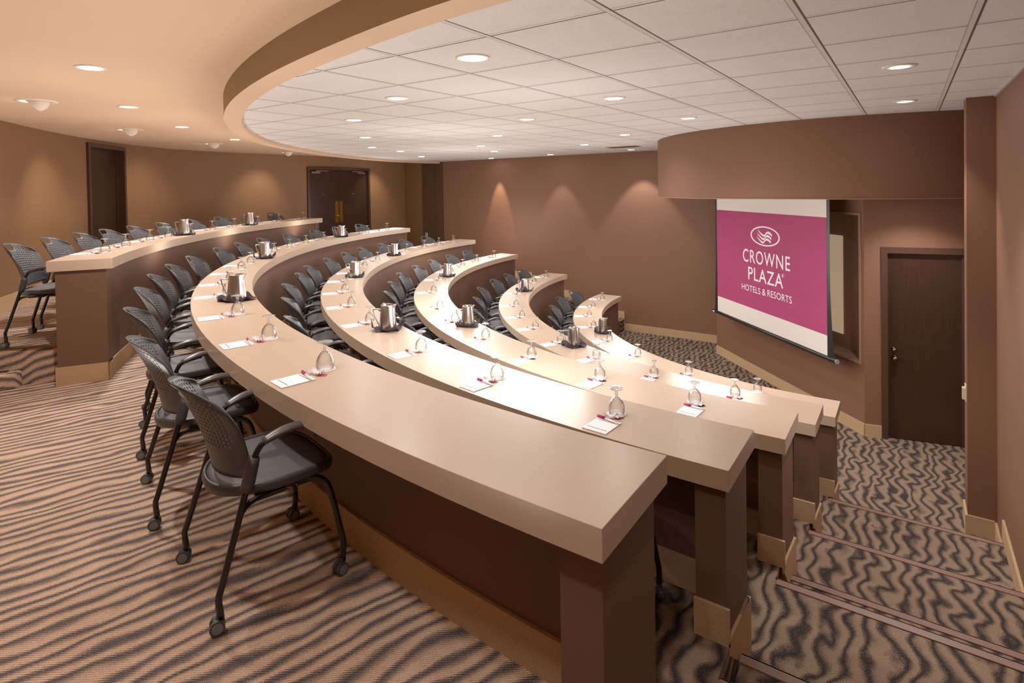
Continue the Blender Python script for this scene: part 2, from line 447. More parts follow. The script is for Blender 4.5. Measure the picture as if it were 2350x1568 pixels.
for k in 'FEDCB':
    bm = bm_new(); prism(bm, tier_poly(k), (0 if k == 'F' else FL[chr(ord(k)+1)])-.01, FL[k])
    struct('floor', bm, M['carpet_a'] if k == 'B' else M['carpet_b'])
# half steps in the stair aisle
for k, dy in (('B', .33), ('C', .33), ('D', .34)):
    lo = FL[chr(ord(k)+1)]
    bm = bm_new(); bbox(bm, (-.585, EDGE_Y[k]-.01, lo-.01), (RXW, EDGE_Y[k]+dy, (FL[k]+lo)/2)); struct('floor', bm, M['carpet_b'])
# nosings
ti = 0
def nosing(y, z, x0=-.59, x1=RXW-.01):
    global ti; ti += 1
    bm = bm_new(); bbox(bm, (x0, y-.045, z), (x1, y+.006, z+.006)); bbox(bm, (x0, y, z-.028), (x1, y+.007, z+.006))
    struct('trim_%d' % ti, bm, M['nosing'])
for k in 'BCDEF': nosing(EDGE_Y[k], FL[k])
for k, dy in (('B', .33), ('C', .33), ('D', .34)): nosing(EDGE_Y[k]+dy, (FL[k]+FL[chr(ord(k)+1)])/2)
# top tier (row A) and its side steps
WTH = [171.9, 177.8, 188.7, 195.7, 201.9, 208.8, 215, 221.1, 226.2, 240, 285]
WR = [11.1, 11.1, 11.08, 11.49, 11.71, 11.64, 11.37, 11.12, 10.92, 10.75, 10.75]
def wr(d): return interp(d, WTH, WR)
rk = RO['A']-W+.07
poly = [pol(rk, a) for a in frange(237.7, 197.3, 50)]+[pol(wr(a)+.1, a) for a in frange(197.3, 234.5, 20)]+[(-6.45, 1.0), (-6.12, 1.38)]
bm = bm_new(); prism(bm, poly, FL['B']-.01, FL['A']); struct('floor', bm, [M['carpet_a']])
ti += 1
bm = bm_new()
prism(bm, [(-6.45, 1.0), (-5.83, 1.71), (-5.87, 1.745), (-6.49, 1.035)], FL['A'], FL['A']+.012)
struct('trim_%d' % ti, bm, M['bronze'])
hz = ZO-1.44
bm = bm_new(); prism(bm, [(-6.6, .83), (-6.02, 1.50), (-5.97, 1.44), (-5.98, 1.36), (-6.36, .62)], FL['B']-.01, hz)
o = struct('floor', bm, M['carpet_a']); bv = o.modifiers.new('b', 'BEVEL'); bv.width = .02; bv.segments = 3
bm = bm_new(); prism(bm, [(-6.55, .6), (-6.06, 1.42), (-6.03, 1.40), (-6.50, .57)], hz, hz+.01)
ti += 1; struct('trim_%d' % ti, bm, M['bronze'])

# ------------------------------------------------------------------ walls
ZC = ZO+.70       # tile ceiling
ZT = ZO+.83       # tan ceiling
ZS = ZO-.185      # underside of the curved soffit
# left curved wall with two door openings
D1 = (209.9, 215.3, ZO+.765)       # single door: far deg, near deg, head height
D2 = (178.1, 188.5, ZO+.56)        # double door
degs = sorted(set([171.9, 178.1, 188.5, 209.9, 215.3]+[round(x, 2) for x in frange(172.5, 285, 75)]))
bm = bm_new()
for i in range(len(degs)-1):
    a, b = degs[i], degs[i+1]; m = (a+b)/2
    pa, pb = pol(wr(a), a), pol(wr(b), b)
    z0 = 0
    for d in (D1, D2):
        if d[0] < m < d[1]: z0 = d[2]
    quad(bm, [(*pa, z0), (*pb, z0), (*pb, ZT+.02), (*pa, ZT+.02)])
struct('wall_left', bm, M['wall_gold'])
# far wall, with the jog and the dark recess
J = [pol(11.1, 171.9), (-10.69, 11.1)]
bm = bm_new(); quad(bm, [(*J[0], 0), (*J[1], 0), (*J[1], ZT), (*J[0], ZT)]); struct('wall_return', bm, M['wall_olive'])
bm = bm_new(); quad(bm, [(-9.94, 11.1, 0), (-2.2, 11.1, 0), (-2.2, 11.1, ZT), (-9.94, 11.1, ZT)]); struct('wall_far', bm, M['wall'])
bm = bm_new(); bbox(bm, (-10.72, 11.105, 0), (-10.235, 11.17, ZT)); bbox(bm, (-10.225, 11.105, 0), (-9.93, 11.17, ZT)); bbox(bm, (-10.24, 11.12, 0), (-10.22, 11.19, ZT))
struct('wall_recess', bm, simple('dark_brown_panel', (82, 54, 38), .5, var=.15, vscale=8))
# right wall
bm = bm_new(); quad(bm, [(RXW, -1.7, 0), (RXW, 8.4, 0), (RXW, 8.4, ZT), (RXW, -1.7, ZT)]); struct('wall_right', bm, M['wall'])
bm = bm_new(); bbox(bm, (.402, 6.21, 0), (RXW, 6.47, ZC-.001)); o = struct('wall_column', bm, M['wall'])
# screen wall with recess
A0 = Vector((-2.85, 10.44)); DV = Vector((.69169, -.72219)); NV = Vector((-.72219, -.69169))   # NV points to the seats
SL = 3.476
def sp(s, z, off=0.0):
    p = A0+DV*s+NV*off; return (p.x, p.y, ZO+z)
def squad(bm, s0, s1, z0, z1, off=0.0, mi=0): return quad(bm, [sp(s0, z0, off), sp(s1, z0, off), sp(s1, z1, off), sp(s0, z1, off)], mi)
def sbox(bm, s0, s1, z0, z1, o0, o1):
    a = [bm.verts.new(sp(s, z, o)) for o in (o0, o1) for s, z in ((s0, z0), (s1, z0), (s1, z1), (s0, z1))]
    for q in ((0, 1, 2, 3), (7, 6, 5, 4), (0, 4, 5, 1), (1, 5, 6, 2), (2, 6, 7, 3), (3, 7, 4, 0)): bm.faces.new([a[i] for i in q])
FZ = -ZO
bm = bm_new()
squad(bm, 0, .52, FZ, -.1); squad(bm, 3.435, SL, FZ, -.1); squad(bm, .52, 3.435, FZ, -2.20); squad(bm, .52, 3.435, -.375, -.1)
quad(bm, [sp(0, FZ), sp(0, -.1), (-2.2, 11.12, ZO-.1), (-2.2, 11.12, 0)])
struct('wall_screen', bm, M['wall'])
t = thing('rear_projection_window', 'dark framed recessed window with beige glass in the angled wall behind the hanging screen', 'window', sp(1.98, -1.3, -.1)[:3])
bm = bm_new()
for (s0, s1, z0, z1, o0, o1) in ((.52, .55, -2.2, -.375, -.25, .012), (3.405, 3.435, -2.2, -.375, -.25, .012), (.55, 3.405, -2.2, -2.17, -.25, .012), (.55, 3.405, -.405, -.375, -.25, .012),
                                  (.55, 3.405, -2.17, -.405, -.27, -.25)):
    sbox(bm, s0, s1, z0, z1, o0, o1)
o = obj('window_frame', bm, M['blackgloss'], t); o.matrix_parent_inverse = Matrix.Translation(-Vector(t.location))
bm = bm_new(); sbox(bm, 1.14, 2.83, -2.0, -.705, -.25, -.235)
o = obj('glass_panel', bm, M['beigeglass'], t); o.matrix_parent_inverse = Matrix.Translation(-Vector(t.location))
t['kind'] = 'structure'; 
# door wall
B0 = Vector((-.446, 7.93)); EV = Vector((.97691, .21363)); MV = Vector((.21363, -.97691))
def dp(s, z, off=0.0):
    p = B0+EV*s+MV*off; return (p.x, p.y, ZO+z)
def dbox(bm, s0, s1, z0, z1, o0, o1):
    a = [bm.verts.new(dp(s, z, o)) for o in (o0, o1) for s, z in ((s0, z0), (s1, z0), (s1, z1), (s0, z1))]
    for q in ((0, 1, 2, 3), (7, 6, 5, 4), (0, 4, 5, 1), (1, 5, 6, 2), (2, 6, 7, 3), (3, 7, 4, 0)): bm.faces.new([a[i] for i in q])
bm = bm_new()
quad(bm, [dp(0, FZ), dp(.19, FZ), dp(.19, -.1), dp(0, -.1)]); quad(bm, [dp(1.0, FZ), dp(1.09, FZ), dp(1.09, -.1), dp(1.0, -.1)]); quad(bm, [dp(.19, -.80), dp(1.0, -.80), dp(1.0, -.1), dp(.19, -.1)])
struct('wall_door_side', bm, M['wall'])
def door_thing(name, label):
    t = thing(name, label, 'door'); t['kind'] = 'structure'; return t
d = door_thing('door_1', 'dark walnut exit door with bronze knob at the foot of the stairs, beside the screen')
bm = bm_new()
dbox(bm, .172, .235, FZ, -.775, -.1, .018); dbox(bm, .975, 1.035, FZ, -.775, -.1, .018); dbox(bm, .235, .975, -.845, -.775, -.1, .018)
dbox(bm, .235, .25, FZ, -.845, -.1, -.03); dbox(bm, .96, .975, FZ, -.845, -.1, -.03)
obj('door_frame', bm, M['frame'], d)
bm = bm_new(); dbox(bm, .245, .965, FZ+.008, -.85, -.085, -.045); leaf = obj('door_leaf', bm, M['door'], d)
def knob_bm(c, r, out):
    bm = bm_new()
    R_ = Vector(out).to_track_quat('Z', 'Y').to_matrix().to_4x4()
    lathe(bm, [(0, 0), (r*1.05, 0), (r*1.05, .006), (r*.4, .01), (r*.4, .03), (r*.9, .038), (r, .05), (r*.85, .064), (0, .07)], 16)
    bm.transform(Matrix.Translation(c) @ R_); return bm
obj('knob', knob_bm(dp(.315, -2.09, -.045), .032, (MV.x, MV.y, 0)), M['bronze'], leaf, True)
obj('deadbolt', knob_bm(dp(.305, -1.985, -.045), .024, (MV.x, MV.y, 0)), M['bronze'], leaf, True)
# doors in the curved wall
def chord_door(idx, d, label, double):
    pa, pb = Vector(pol(wr(d[1]), d[1])), Vector(pol(wr(d[0]), d[0]))      # near -> far
    ev = (pb-pa).normalized(); nv = Vector((ev.y, -ev.x))
    if nv.dot(Vector((CX, CY))-pa) < 0: nv = -nv
    Lw = (pb-pa).length; zf = FL['A'] if not double else FL['A']
    if double: zf = FL['C']
    def q(s, z, o): p = pa+ev*s+nv*o; return (p.x, p.y, z)
    def bx(bm, s0, s1, z0, z1, o0, o1):
        a = [bm.verts.new(q(s, z, o)) for o in (o0, o1) for s, z in ((s0, z0), (s1, z0), (s1, z1), (s0, z1))]
        for f in ((0, 1, 2, 3), (7, 6, 5, 4), (0, 4, 5, 1), (1, 5, 6, 2), (2, 6, 7, 3), (3, 7, 4, 0)): bm.faces.new([a[i] for i in f])
    t = door_thing('door_%d' % idx, label)
    bm = bm_new(); fo = .035; fw = .055
    bx(bm, 0, fw, zf, d[2], -.16, fo); bx(bm, Lw-fw, Lw, zf, d[2], -.16, fo); bx(bm, fw, Lw-fw, d[2]-fw, d[2], -.16, fo)
    bx(bm, fw, fw+.012, zf, d[2]-fw, -.16, -.075); bx(bm, Lw-fw-.012, Lw-fw, zf, d[2]-fw, -.16, -.075)
    obj('door_frame', bm, M['frame'], t)
    if not double:
        bm = bm_new(); bx(bm, fw+.005, Lw-fw-.005, zf+.01, d[2]-fw-.004, -.15, -.11); lf = obj('door_leaf', bm, M['door'], t)
        obj('knob', knob_bm(q(fw+.07, ZO-.37, -.11), .026, (nv.x, nv.y, 0)), M['brass'], lf, True)
    else:
        mid = Lw/2
        for s0, s1, sg in ((fw+.004, mid-.003, -1), (mid+.003, Lw-fw-.004, 1)):
            bm = bm_new(); bx(bm, s0, s1, zf+.01, d[2]-fw-.004, -.1, -.055); lf = obj('door_leaf', bm, M['door'], t)
            c = mid+sg*.07
            bm = bm_new(); bx(bm, c-.052, c+.052, ZO-.80, ZO-.27, -.055, -.05); obj('push_plate', bm, M['brass'], lf)
            bm = bm_new(); bx(bm, (s0+s1)/2-.008, (s0+s1)/2+.008, ZO-.102, ZO-.086, -.055, -.05); obj('peephole', bm, M['ivory'], lf)
            cc = s0+.22 if sg < 0 else s1-.22
            bm = bm_new(); bx(bm, cc-.13, cc+.13, ZO+.415, ZO+.46, -.055, .0); bx(bm, cc-.03, cc+.35 if sg < 0 else cc+.05, ZO+.465, ZO+.485, -.02, .03)
            if sg > 0: bx(bm, cc-.33, cc, ZO+.465, ZO+.485, -.02, .03)
            obj('door_closer', bm, simple('closer_metal', (150, 130, 114), .4, .7), lf)
            if sg < 0: obj('knob', knob_bm(q(c, ZO-.64, -.05), .03, (nv.x, nv.y, 0)), M['brass'], lf, True)
chord_door(2, D1, 'dark walnut single door recessed in the curved wall behind the topmost row', False)
chord_door(3, D2, 'dark walnut double doors with brass push plates beyond the topmost desk', True)

# ------------------------------------------------------------------ baseboards
bi = 0
def baseb(side, quads, th=.014):
    bm = bm_new()
    for poly, z0, z1 in quads: prism(bm, poly, z0, z1)
    struct('baseboard_'+side, bm, M['base'])
def strip(a, b, n, th=.014):
    a, b, n = Vector(a), Vector(b), Vector(n)*th
    return [tuple(a), tuple(b), tuple(b+n), tuple(a+n)]
q = []
dl = frange(215.4, 234.6, 14)
for a, b in zip(dl[:-1], dl[1:]): q.append(([pol(wr(a), a), pol(wr(b), b), pol(wr(b)-.02, b), pol(wr(a)-.02, a)], FL['A'], FL['A']+.17))
dl = frange(197.5, 209.8, 8)
for a, b in zip(dl[:-1], dl[1:]): q.append(([pol(wr(a), a), pol(wr(b), b), pol(wr(b)-.02, b), pol(wr(a)-.02, a)], FL['A'], FL['A']+.17))
dl = frange(234.6, 276, 14)
for a, b in zip(dl[:-1], dl[1:]): q.append(([pol(wr(a), a), pol(wr(b), b), pol(wr(b)-.02, b), pol(wr(a)-.02, a)], FL['B'], FL['B']+.17))
baseb('left', q)
q = []; xs = [CX-(RO[k]-W+.07)-.45 for k in 'BCDEF']
lev = [('C', -9.94, xs[1])]+[(k, xs[i-1], xs[i]) for i, k in enumerate('BCDEF') if i > 1]
for k, x0, x1 in lev: q.append((strip((x0, 11.1), (x1, 11.1), (0, -1)), FL[k], FL[k]+.15))
q.append((strip((xs[-1], 11.1), (-2.25, 11.1), (0, -1)), 0, .15))
q.append(([(xs[-1]-.006, 11.1), (xs[-1]+.01, 11.1), (xs[-1]+.01, 11.08), (xs[-1]-.006, 11.08)], 0, FL['F']+.15))
baseb('far', q)
q = [(strip(sp(0, 0)[:2], sp(SL, 0)[:2], NV), 0, .15)]; baseb('screen', q)
q = [(strip(dp(0, 0)[:2], dp(.17, 0)[:2], MV), 0, .15)]; baseb('door_side', q)
q = []; ys = [-1.6]+[EDGE_Y[k] for k in 'BCDEF']+[7.9]
zz = [FL[k] for k in 'BCDEF']+[0]
for i in range(6):
    x = (RXW-.016, RXW)
    y0 = ys[i]-(.1 if i else 0)
    q.append(([(x[0], ys[i]), (x[1], ys[i]), (x[1], ys[i+1]), (x[0], ys[i+1])], zz[i], zz[i]+.15))
    if i: q.append(([(x[0], ys[i]), (x[1], ys[i]), (x[1], ys[i]+.09), (x[0], ys[i]+.09)], zz[i], zz[i-1]+.15))
baseb('right', q)
baseb('column', [([(.386, 6.194), (RXW-.016, 6.194), (RXW-.016, 6.21), (.386, 6.21)], 0, .16), ([(.386, 6.2101), (.402, 6.2101), (.402, 6.486), (.386, 6.486)], 0, .16)])

# ------------------------------------------------------------------ ceilings
RT = [150, 168.3, 177.7, 192.1, 208.4, 221.8, 229.1, 238.5, 248.9, 259, 265.4, 290]
RR = [9.49, 9.49, 9.41, 8.98, 8.58, 8.39, 8.30, 8.22, 8.18, 8.18, 8.21, 8.24]
def catmull(x, xs, ys):
    if x <= xs[0] or x >= xs[-1]: return interp(x, xs, ys)
    i = max(j for j in range(len(xs)-1) if xs[j] <= x)
    t = (x-xs[i])/(xs[i+1]-xs[i]); h = xs[i+1]-xs[i]
    m0 = (ys[min(i+1, len(xs)-1)]-ys[max(i-1, 0)])/(xs[min(i+1, len(xs)-1)]-xs[max(i-1, 0)])*h
    m1 = (ys[min(i+2, len(xs)-1)]-ys[i])/(xs[min(i+2, len(xs)-1)]-xs[i])*h
    return (2*t**3-3*t*t+1)*ys[i]+(t**3-2*t*t+t)*m0+(-2*t**3+3*t*t)*ys[i+1]+(t**3-t*t)*m1
def ring_r(d): return catmull(d, RT, RR)
rd = frange(172.2, 278.7, 110)
inner = [pol(ring_r(a), a) for a in rd]
poly = inner+[(RXW, inner[-1][1]), (RXW+.02, 8.6), (RXW+.02, 11.12), (-9.5, 11.12)]
bm = bm_new(); prism(bm, poly, ZC, ZC+.02); struct('ceiling', bm, M['tile'])
bm = bm_new()
mk = []
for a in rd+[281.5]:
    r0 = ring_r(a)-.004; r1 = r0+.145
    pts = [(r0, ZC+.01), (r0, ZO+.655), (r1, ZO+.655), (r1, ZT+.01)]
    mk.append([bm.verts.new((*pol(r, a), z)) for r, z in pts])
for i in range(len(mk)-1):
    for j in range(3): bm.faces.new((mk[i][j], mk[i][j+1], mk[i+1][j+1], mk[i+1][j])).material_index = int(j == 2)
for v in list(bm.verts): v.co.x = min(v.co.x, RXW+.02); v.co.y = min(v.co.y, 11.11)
o = struct('ceiling_ring', bm, [M['tan_ceiling'], simple('shaded_tan_fascia', (150, 122, 90), .85, var=.06, vscale=3, spec=.2)]); o.name = 'trim_40'  # outer face: its shade is put into a darker tan
bm = bm_new(); prism(bm, [(-13, -1.8), (.8, -1.8), (.8, 12), (-13, 12)], ZT, ZT+.1); struct('ceiling', bm, M['tan_ceiling'])
# curved soffit over the screen
bm = bm_new()
sd = frange(153.5, 296.7, 110); RS = 2.82
arc = [pol(RS, a) for a in sd]
poly = arc+[(RXW+.01, 8.6), (RXW+.01, 11.12), (CX-2.5, 11.12)]
prism(bm, poly, ZS, ZC-.001); struct('wall_soffit', bm, M['wall'])
bm = bm_new()
for a, b in zip(sd[:-1], sd[1:]): prism(bm, [pol(RS, a), pol(RS, b), pol(RS+.006, b), pol(RS+.006, a)], ZS-.004, ZS+.006)
ti += 1; struct('trim_%d' % ti, bm, simple('soffit_edge_bead', (150, 112, 88), .5))
bm = bm_new()
bbox(bm, (RXW-.014, inner[-1][1], ZC-.014), (RXW, 7.4, ZC)); ti += 1; struct('trim_%d' % ti, bm, simple('wall_angle_grey', (170, 158, 150), .5))

# ------------------------------------------------------------------ projection screen
t = thing('projection_screen', 'hanging projection screen showing a magenta hotel logo slide, black edged with a black bottom bar', 'projection screen', sp(1.99, -2.14, .35))
ti_ = Matrix.Translation(-Vector(t.location))
def S(name, bm, mat, parent=t, smooth=False):
    o = obj(name, bm, mat, parent, smooth)
    if parent is t: o.matrix_parent_inverse = ti_
    return o
OF = .35
bm = bm_new(); sbox(bm, .69, 3.297, -2.115, -.186, OF-.004, OF); fab = S('screen_fabric', bm, M['screen_white'])
def border(s_in, sgn, wt, wm, wb):
    zs = frange(-2.12, -.187, 16); L0 = []
    for z in zs:
        f = (z+2.12)/1.933; w = wb+(wm-wb)*min(1, f/.45)**.5 if f < .45 else wm+(wt-wm)*(f-.45)/.55
        L0.append((w, z))
    bm = bm_new()
    for (w0, z0), (w1, z1) in zip(L0[:-1], L0[1:]):
        quad(bm, [sp(s_in, z0, OF+.001), sp(s_in+sgn*w0, z0, OF+.001), sp(s_in+sgn*w1, z1, OF+.001), sp(s_in, z1, OF+.001)])
    S('black_border', bm, M['black'])
border(3.297, 1, .055, .055, .135); border(.69, -1, .055, .055, .10)
bm = bm_new(); squad(bm, .69, 3.297, -1.866, -.429, OF+.002); img = S('magenta_slide', bm, M['screen_pink'])
bm = bm_new(); a_, b_ = Vector(sp(.54, -2.14, OF)), Vector(sp(3.455, -2.14, OF)); tube(bm, [a_, b_], .026, 12); S('bottom_bar', bm, M['black'], smooth=True)
bm = bm_new(); tube(bm, [b_, b_+Vector((DV.x, DV.y, 0))*.012], .028, 12); S('bar_end_cap', bm, M['vent'])
bm = bm_new(); c_ = Vector(sp(.60, -2.135, OF+.027)); sbox(bm, .575, .615, -2.15, -2.128, OF+.022, OF+.029); S('bar_badge', bm, M['paper'])
# oval ring
bm = bm_new(); n = 64; sc, zc = 2.032, -.762
for i in range(n):
    a, b = 2*PI*i/n, 2*PI*(i+1)/n
    e = lambda t_, A_, B_: sp(sc+A_*math.cos(t_), zc+B_*math.sin(t_), OF+.004)
    quad(bm, [e(a, .352, .142), e(b, .352, .142), e(b, .322, .124), e(a, .322, .124)])
S('logo_oval', bm, M['logo_white'])
KW = [(1.885, -.692), (1.93, -.722), (1.985, -.750), (2.03, -.752), (2.062, -.724), (2.10, -.704), (2.15, -.710), (2.205, -.738)]
for row in range(3):
    bm = bm_new()
    pth = smooth_path([(a-.013*row, b-.050*row, 0) for a, b in KW], 4); n = len(pth)-1
    up = []; dn = []
    for i, p in enumerate(pth):
        th = .007+.007*min(1, i/8)+(.002 if i > 20 else 0)
        up.append((p.x, p.y+th)); dn.append((p.x, p.y-th))
    for i in range(n): quad(bm, [sp(*dn[i], OF+.004), sp(*dn[i+1], OF+.004), sp(*up[i+1], OF+.004), sp(*up[i], OF+.004)])
    x0, z0 = pth[0].x, pth[0].y
    bm.faces.new([bm.verts.new(sp(a, b, OF+.004)) for a, b in (up[0], (x0-.012, z0+.040), (x0-.004, z0))])
    bm.faces.new([bm.verts.new(sp(a, b, OF+.004)) for a, b in (dn[0], (x0-.004, z0), (x0-.028, z0+.012))])
    S('logo_wave', bm, M['logo_white'])
bm = None
def text_mesh(txt, s0, s1, z0, z1, name, offset=0.0, spacing=1.0):
    cu = bpy.data.curves.new(name+'_c', 'FONT'); cu.body = txt; cu.size = 1; cu.offset = offset; cu.space_character = spacing; cu.resolution_u = 4
    tmp = bpy.data.objects.new('tmp', cu); COL.objects.link(tmp)
    dg = bpy.context.evaluated_depsgraph_get(); dg.update()
    me = bpy.data.meshes.new_from_object(tmp.evaluated_get(dg)); bpy.data.objects.remove(tmp)
    xs = [v.co.x for v in me.vertices]; ys = [v.co.y for v in me.vertices]
    x0, x1, y0, y1 = min(xs), max(xs), min(ys), max(ys)
    for v in me.vertices:
        s = s0+(s1-s0)*(v.co.x-x0)/(x1-x0); z = z0+(z1-z0)*(v.co.y-y0)/(y1-y0)
        v.co = sp(s, z, OF+.004)
    me.materials.append(M['logo_white']); me.name = name
    o = bpy.data.objects.new(name, me); COL.objects.link(o); o.parent = t; o.matrix_parent_inverse = ti_; return o
text_mesh('CROWNE', 1.467, 2.600, -1.187, -.990, 'lettering_top', .003, 1.12)
text_mesh('PLAZA', 1.608, 2.447, -1.442, -1.250, 'lettering_middle', .003, 1.08)
text_mesh('HOTELS', 1.428, 1.914, -1.623, -1.531, 'lettering_hotels', -.002, 1.02)
text_mesh('&', 1.957, 2.047, -1.620, -1.528, 'lettering_ampersand', -.002, 1.02)
text_mesh('RESORTS', 2.089, 2.630, -1.614, -1.519, 'lettering_resorts', -.002, 1.02)
text_mesh('\u00ae', 2.418, 2.468, -1.292, -1.242, 'lettering_mark', 0)

# ------------------------------------------------------------------ the chair
def build_chair():
    t = thing('armchair_on_casters', '', 'chair')
    # seat pad
    def outline(sc, yo=0):
        pts = []
        for i in range(40):
            a = 2*PI*i/40; c, s = math.cos(a), math.sin(a)
            e = .62 if s > 0 else .92
            x = math.copysign(abs(c)**e, c)*.238*sc; y = math.copysign(abs(s)**e, s)*.232*sc+.02+yo
            x *= 1.0 if s > 0 else 1-.06*abs(s)
            pts.append((x, y))
        return pts
    def zc(x, y): return .448+.012*(abs(x)/.24)**2-.020*max(0, (y-.12)/.13)**2-.006*max(0, (-.1-y)/.1)
    bm = bm_new(); rings = []
    for sc in (.96, .8, .6, .4, .2): rings.append([bm.verts.new((x, y, zc(x, y))) for x, y in outline(sc)])
    cen = bm.verts.new((0, .02, zc(0, 0)))
    for a, b in zip(rings[:-1], rings[1:]):
        for i in range(40): bm.faces.new((a[i], a[(i+1) % 40], b[(i+1) % 40], b[i]))
    for i in range(40): bm.faces.new((rings[-1][i], rings[-1][(i+1) % 40], cen))
    low = [bm.verts.new((x, y, zc(x, y)-.02)) for x, y in outline(.96)]
    for i in range(40): bm.faces.new((rings[0][i], rings[0][(i+1) % 40], low[(i+1) % 40], low[i]))
    bm.faces.new(low)
    obj('seat', bm, M['seat'], t, True)
    bm = bm_new(); prof = [(.95, .003), (.985, .008), (1.02, .0), (1.03, -.015), (1.01, -.032), (.94, -.036)]
    rr_ = [[bm.verts.new((x, y, zc(x, y)+dz)) for x, y in outline(sc)] for sc, dz in prof]
    for a, b in zip(rr_, rr_[1:]+rr_[:1]):
        for i in range(40): bm.faces.new((a[i], a[(i+1) % 40], b[(i+1) % 40], b[i]))
    bm.faces.new([bm.verts.new((x, y, zc(x, y)-.034)) for x, y in outline(.95)])
    obj('seat_rim', bm, M['plastic'], t, True)
    # backrest shell with real perforations
    nu, nt = 24, 19
    def bp(u, v):
        half = interp(v, [0, .10, .22, .34, .5, .7, .88, 1], [.238, .236, .216, .212, .222, .238, .238, .200])
        top = .36-.078*abs(u)**2.6; bot = .015*(1-u*u)*-1.6
        z = .50+bot*(1-v)+(top)*v
        y = -.100-.02*v-.078*v**2.3-(.078+.050*v)*(1-abs(u)**2)
        if v < .3: y -= .0
        return Vector((half*u, y, z))
    bm = bm_new()
    vs = [[bm.verts.new(bp(-1+2*i/nu, j/nt)) for i in range(nu+1)] for j in range(nt+1)]
    for j in range(nt):
        for i in range(nu):
            u = -1+2*(i+.5)/nu; v = (j+.5)/nt
            fan = .80-.25*max(0, .45-v)
            c = [vs[j][i], vs[j][i+1], vs[j+1][i+1], vs[j+1][i]]
            if abs(u) < .22 and .84 < v < .94: continue
            if .29+.10*u*u < v < .93 and abs(u) < fan and not (abs(u) < .30 and v > .79):
                h = []
                hw = (c[1].co-c[0].co).length; hh = (c[3].co-c[0].co).length
                for k in range(8):
                    a = math.radians(-157.5+45*k)      # runs round from the lower left corner
                    h.append(bm.verts.new(bp(-1+2*(i+.5+.0043*math.cos(a)/hw)/nu, (j+.5+.0043*math.sin(a)/hh)/nt)))
                # side faces and corner triangles
                for q in range(4):
                    a_, b_ = h[(2*q+1) % 8], h[(2*q+2) % 8]
                    bm.faces.new((c[q], c[(q+1) % 4], b_, a_))
                    bm.faces.new((c[q], a_, h[(2*q) % 8]))
            else: bm.faces.new(c)
    # sleeves over the rear legs
    for sx in (-1, 1):
        tube(bm, [(sx*.243, -.135, .46), (sx*.242, -.123, .49), (sx*.241, -.108, .55), (sx*.241, -.101, .578)], [.020, .024, .024, .021], 12)
    o = obj('backrest', bm, M['plastic'], t, True)
    md = o.modifiers.new('s', 'SOLIDIFY'); md.thickness = .0045
    for sx in (-1, 1):
        p = smooth_path([(sx*.241, -.103, .565), (sx*.243, -.092, .592), (sx*.246, -.072, .620), (sx*.248, -.03, .634), (sx*.25, .03, .644)], 3)
        bm = bm_new(); tube(bm, p, .011, 10); a = obj('armrest', bm, M['tube'], t, True)
        p = smooth_path([(sx*.247, -.068, .628), (sx*.25, -.01, .648), (sx*.254, .05, .656), (sx*.256, .098, .644), (sx*.256, .126, .598)], 3)
        bm = bm_new(); tube(bm, p, [.012, .0125, .013, .0135, .014, .014, .014, .0135, .013, .012, .010, .008, .005], 10, sx=1.95); obj('arm_pad', bm, M['armpad'], a, True)
    def caster(px, py, ang):
        bm = bm_new()
        for sx in (-1, 1):
            cyl(bm, (sx*.013, -.012, .0265), .0255, .016, 'X', 18)
            cyl(bm, (sx*.0215, -.012, .0265), .019, .003, 'X', 14, mi=1)
        cyl(bm, (0, -.004, .045), .011, .04, 'Z', 10)
        box(bm, (0, -.010, .038), (.012, .03, .022), 0)
        bm.transform(Matrix.Translation((px, py, 0)) @ Matrix.Rotation(ang, 4, 'Z')); return bm
    rng = random.Random(3)
    for sx in (-1, 1):
        bm = bm_new(); p = smooth_path([(sx*.241, -.103, .57), (sx*.252, -.165, .36), (sx*.262, -.225, .165), (sx*.264, -.238, .12), (sx*.262, -.232, .05)], 3)
        tube(bm, p, .0125, 10); a = obj('leg', bm, M['tube'], t, True)
        obj('caster', caster(sx*.262, -.232, rng.uniform(-.9, .9)), [M['caster'], M['caster_rim']], a, False)
        bm = bm_new(); p = smooth_path([(sx*.20, .07, .413), (sx*.213, .13, .412), (sx*.225, .175, .385), (sx*.238, .195, .33), (sx*.258, .226, .165), (sx*.262, .232, .125), (sx*.262, .228, .05)], 3)
        tube(bm, p, .0125, 10); a = obj('leg', bm, M['tube'], t, True)
        obj('caster', caster(sx*.262, .228, rng.uniform(-.9, .9)), [M['caster'], M['caster_rim']], a, False)
    bm = bm_new()
    for sx in (-1, 1):
        tube(bm, smooth_path([(sx*.25, -.155, .385), (sx*.24, -.12, .412), (sx*.21, -.03, .414), (sx*.20, .08, .413)], 3), .010, 8)
        box(bm, (sx*.205, -.035, .407), (.035, .11, .016)); box(bm, (sx*.20, .10, .407), (.035, .07, .016))
    tube(bm, [(-.20, .05, .405), (.20, .05, .405)], .009, 8)
    obj('seat_support', bm, M['tube'], t)
    return t
proto_chair = build_chair()
CH = dict(A=[235.3, 231.4, 227.8, 224.6, 221.1, 217.3, 212.9, 208.8, 204.4, 200.3],
          B=[259.7, 254.0, 248.3, 242.6, 237.6, 233.0, 228.3, 222.5, 217.6, 213.2, 208.1, 202.6, 197.6, 192.7],
          C=[266.0, 259.4, 252.9, 244.2, 237.8, 231.6, 225.7, 220.6, 214.9, 209.4, 204.2, 198.7, 193.0, 187.2],
          D=[265.7, 259.0, 252.3, 245.6, 239.2, 232.6, 226.0, 219.9, 213.0, 206.2, 199.8, 193.2, 187.6],
          E=[264.3, 255.8, 247.5, 239.6, 231.7, 223.7, 215.5, 207.4, 199.4, 192.4, 186.3],
          F=[261.7, 250.5, 238.7, 226.0, 214.7, 205.0, 195.8, 187.6])
